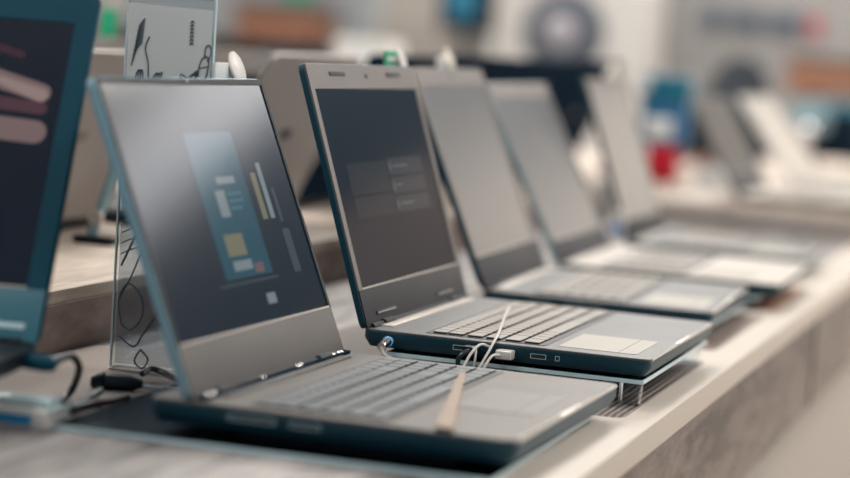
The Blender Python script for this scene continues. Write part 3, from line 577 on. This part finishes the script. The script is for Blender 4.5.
# shelving behind the left half
zb = onY(295, 75, 8.9).z; zo = onY(276, 38, 8.9).z
t, w, h = bgbox('shelf_unit', 'tall grey shelf unit with dark boards at the upper left', 'shelf unit', -60, -200, 330, 200, 9.2, .35, m_wallgrey,
    (('shelf_board', m_darkwood, lambda b, w, h: box(b, w-1.0, w+.02, -.32, 0, zb-.03, zb-.001, .003)), ('shelf_board', m_darkwood, lambda b, w, h: box(b, w-1.0, w+.02, -.32, 0, zo-.02, zo-.001, .003))), True)
def zy(v, u, Y, base): return onY(u, v, Y).z
bgbox('storage_box', 'orange brown box on the far shelf above the gap between the nearest laptops', 'box', 236, 15, 316, 38, 8.9, .25, m_orange, (('box_lid', m_darkwood, lambda b, w, h: box(b, -w-.01, w+.01, -.01, .26, h, h+.05, .004)),))
bgbox('storage_box', 'dark box below the orange brown one on the far shelf', 'box', 255, 48, 335, 75, 8.86, .25, m_black, (('box_front', m_navy, lambda b, w, h: box(b, -w+.01, w-.01, -.006, 0, .01, h-.01, .002)),))
bgbox('bottle_box', 'small dark green box at the top above the orange brown one', 'box', 284, -26, 304, -1, 8.9, .12, m_green, (('box_lid', m_black, lambda b, w, h: box(b, -w-.005, w+.005, -.01, .13, h, h+.02, .003)),))
bgbox('column', 'light grey column behind the sharp laptop lid', 'pillar', 318, -160, 392, 70, 9.4, .3, mat('column_paint', (.42, .45, .47), .8), (('column_base', m_wall, lambda b, w, h: box(b, -w-.01, w+.01, -.01, .31, 0, .12, .003)),), True)
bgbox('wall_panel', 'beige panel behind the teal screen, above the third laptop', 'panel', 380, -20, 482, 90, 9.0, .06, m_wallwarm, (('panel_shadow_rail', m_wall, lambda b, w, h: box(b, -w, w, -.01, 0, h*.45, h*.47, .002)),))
bgbox('monitor', 'dark framed screen showing teal at the top centre', 'monitor', 440, -40, 494, 32, 8.4, .05, m_black, (('screen', mat('teal_screen', (.01, .05, .08), .2, 0, .5, (.04, .24, .36), .5), lambda b, w, h: box(b, -w+.03, w-.06, -.004, 0, .05, h-.02, .001)), ('stand_pole', m_black, lambda b, w, h: box(b, -.02, .02, .01, .04, -onY(467, 32, 8.4).z+.02, 0, .002)), ('stand_base', m_black, lambda b, w, h: box(b, -.2, .2, -.12, .16, -onY(467, 32, 8.4).z, -onY(467, 32, 8.4).z+.02, .004))))
bgbox('appliance', 'white rounded appliance blurred behind the sharp laptop lid', 'appliance', 332, 38, 386, 75, 5.15, .15, m_white, (('appliance_door', m_card, lambda b, w, h: box(b, -w+.02, w-.02, -.006, 0, .02, h-.02, .004)),))
# price tag stand and boards between the left laptop and the sketch sign
t = thing('price_tag', 'white and green price tag standing at the top left beside the sketch sign', 'sign', onY(107, 37, 3.2), math.radians(5))
bm = NB(); box(bm, -.012, .012, 0, .002, 0, .040, .0005); obj('green_panel', bm, mat('bright_green', (.01, .55, .27), .5), t); bm = NB(); box(bm, -.010, .020, -.001, .003, .040, .065, .0008); obj('white_panel', bm, m_white, t)
bm = NB(); box(bm, -.001, .001, 0, .002, onY(107, 37, 3.2).z*-1+T+.055+.001, 0, .0002); obj('post', bm, m_clear, t)
bgbox('shelf_board', 'pale shelf board edge between the leftmost laptop and the sketch sign', 'shelf', 60, 53, 300, 61, 7.0, .3, m_light, (('board_lip', m_black, lambda b, w, h: box(b, -w, w, .01, .3, -.06, 0, .002)),))
# panels added on the unseen far wall so the screens have something to reflect
def reflection_panel(name, label, cat, x0, x1, z0, z1, m, dpt=.05):
    t = thing(name, label, cat, ((x0+x1)/2, 9.98, z0)); bm = NB(); w = (x1-x0)/2
    box(bm, -w, w, -dpt, 0, 0, z1-z0, .004); obj('panel_body', bm, m, t); return t
reflection_panel('unseen_glow_panel', 'backlit beige wall panel on the far wall to the right of the frame', 'reflection panel', -.35, .85, 0, 1.93, mat('added_glow_beige', (.5, .45, .4), .6, 0, .5, (1, .88, .76), 1.35))
reflection_panel('wall_panel', 'slate panel above the backlit beige one', 'panel', -.35, .95, 1.95, 2.75, mat('slate_panel', (.08, .11, .15), .7))
reflection_panel('cabinet', 'brown wall cabinet beside the backlit panel', 'cabinet', .96, 1.95, 0, 1.98, mat('added_brown', (.12, .09, .082), .6), .3)  # unseen brown block, added only as something to reflect
reflection_panel('unseen_dark_panel', 'dark blue shelving back above the brown cabinet', 'panel', .96, 3.6, 2.0, 2.95, mat('dark_slate', (.012, .026, .042), .7))
reflection_panel('unseen_glow_panel', 'high backlit band near the ceiling above the dark shelving', 'reflection panel', .96, 3.6, 2.96, 3.32, mat('added_glow_band', (.5, .5, .5), .6, 0, .5, (.95, .95, 1), 2.2))
# ------------------------------------------------------------------ light
sc = bpy.context.scene
wd = bpy.data.worlds.new('world'); sc.world = wd; wd.use_nodes = True; nt = wd.node_tree
bg = nt.nodes['Background']; bg.inputs[0].default_value = (.58, .80, 1.0, 1); bg.inputs[1].default_value = .24
k = 0
for y in (.6, 3.4, 6.2, 9.0):
    for x in (-4.2, -1.4, 1.4, 3.9):
        t = thing('ceiling_light', 'square ceiling light panel above the shop floor', 'light', (x, y, 3.37), 0, 'ceiling light panels'); bm = NB(); box(bm, -.42, .42, -.42, .42, 0, .03, .004); obj('housing', bm, m_white, t)
        bm = NB(); box(bm, -.38, .38, -.38, .38, -.006, -.001); obj('diffuser', bm, mat('lit_diffuser', (.9, .9, .9), .5, 0, .5, (1, .95, .88), 3.) if not k else bpy.data.materials['lit_diffuser'], t); k += 1
        ld = bpy.data.lights.new('lamp', 'AREA'); ld.shape = 'SQUARE'; ld.size = .8; ld.energy = {.6: 16, 3.4: 34, 6.2: 44, 9.0: 40}[y]; ld.color = (1, .955, .90)
        lo = bpy.data.objects.new('ceiling_lamp', ld); C.objects.link(lo); lo.location = (x, y, 3.35)
vs = sc.view_settings; vs.view_transform = 'Standard'; vs.look = 'None'; vs.gamma = 1; vs.use_curve_mapping = False; vs.exposure = 0.22
sc.cycles.use_denoising = True; sc.cycles.max_bounces = 6; sc.cycles.transparent_max_bounces = 12
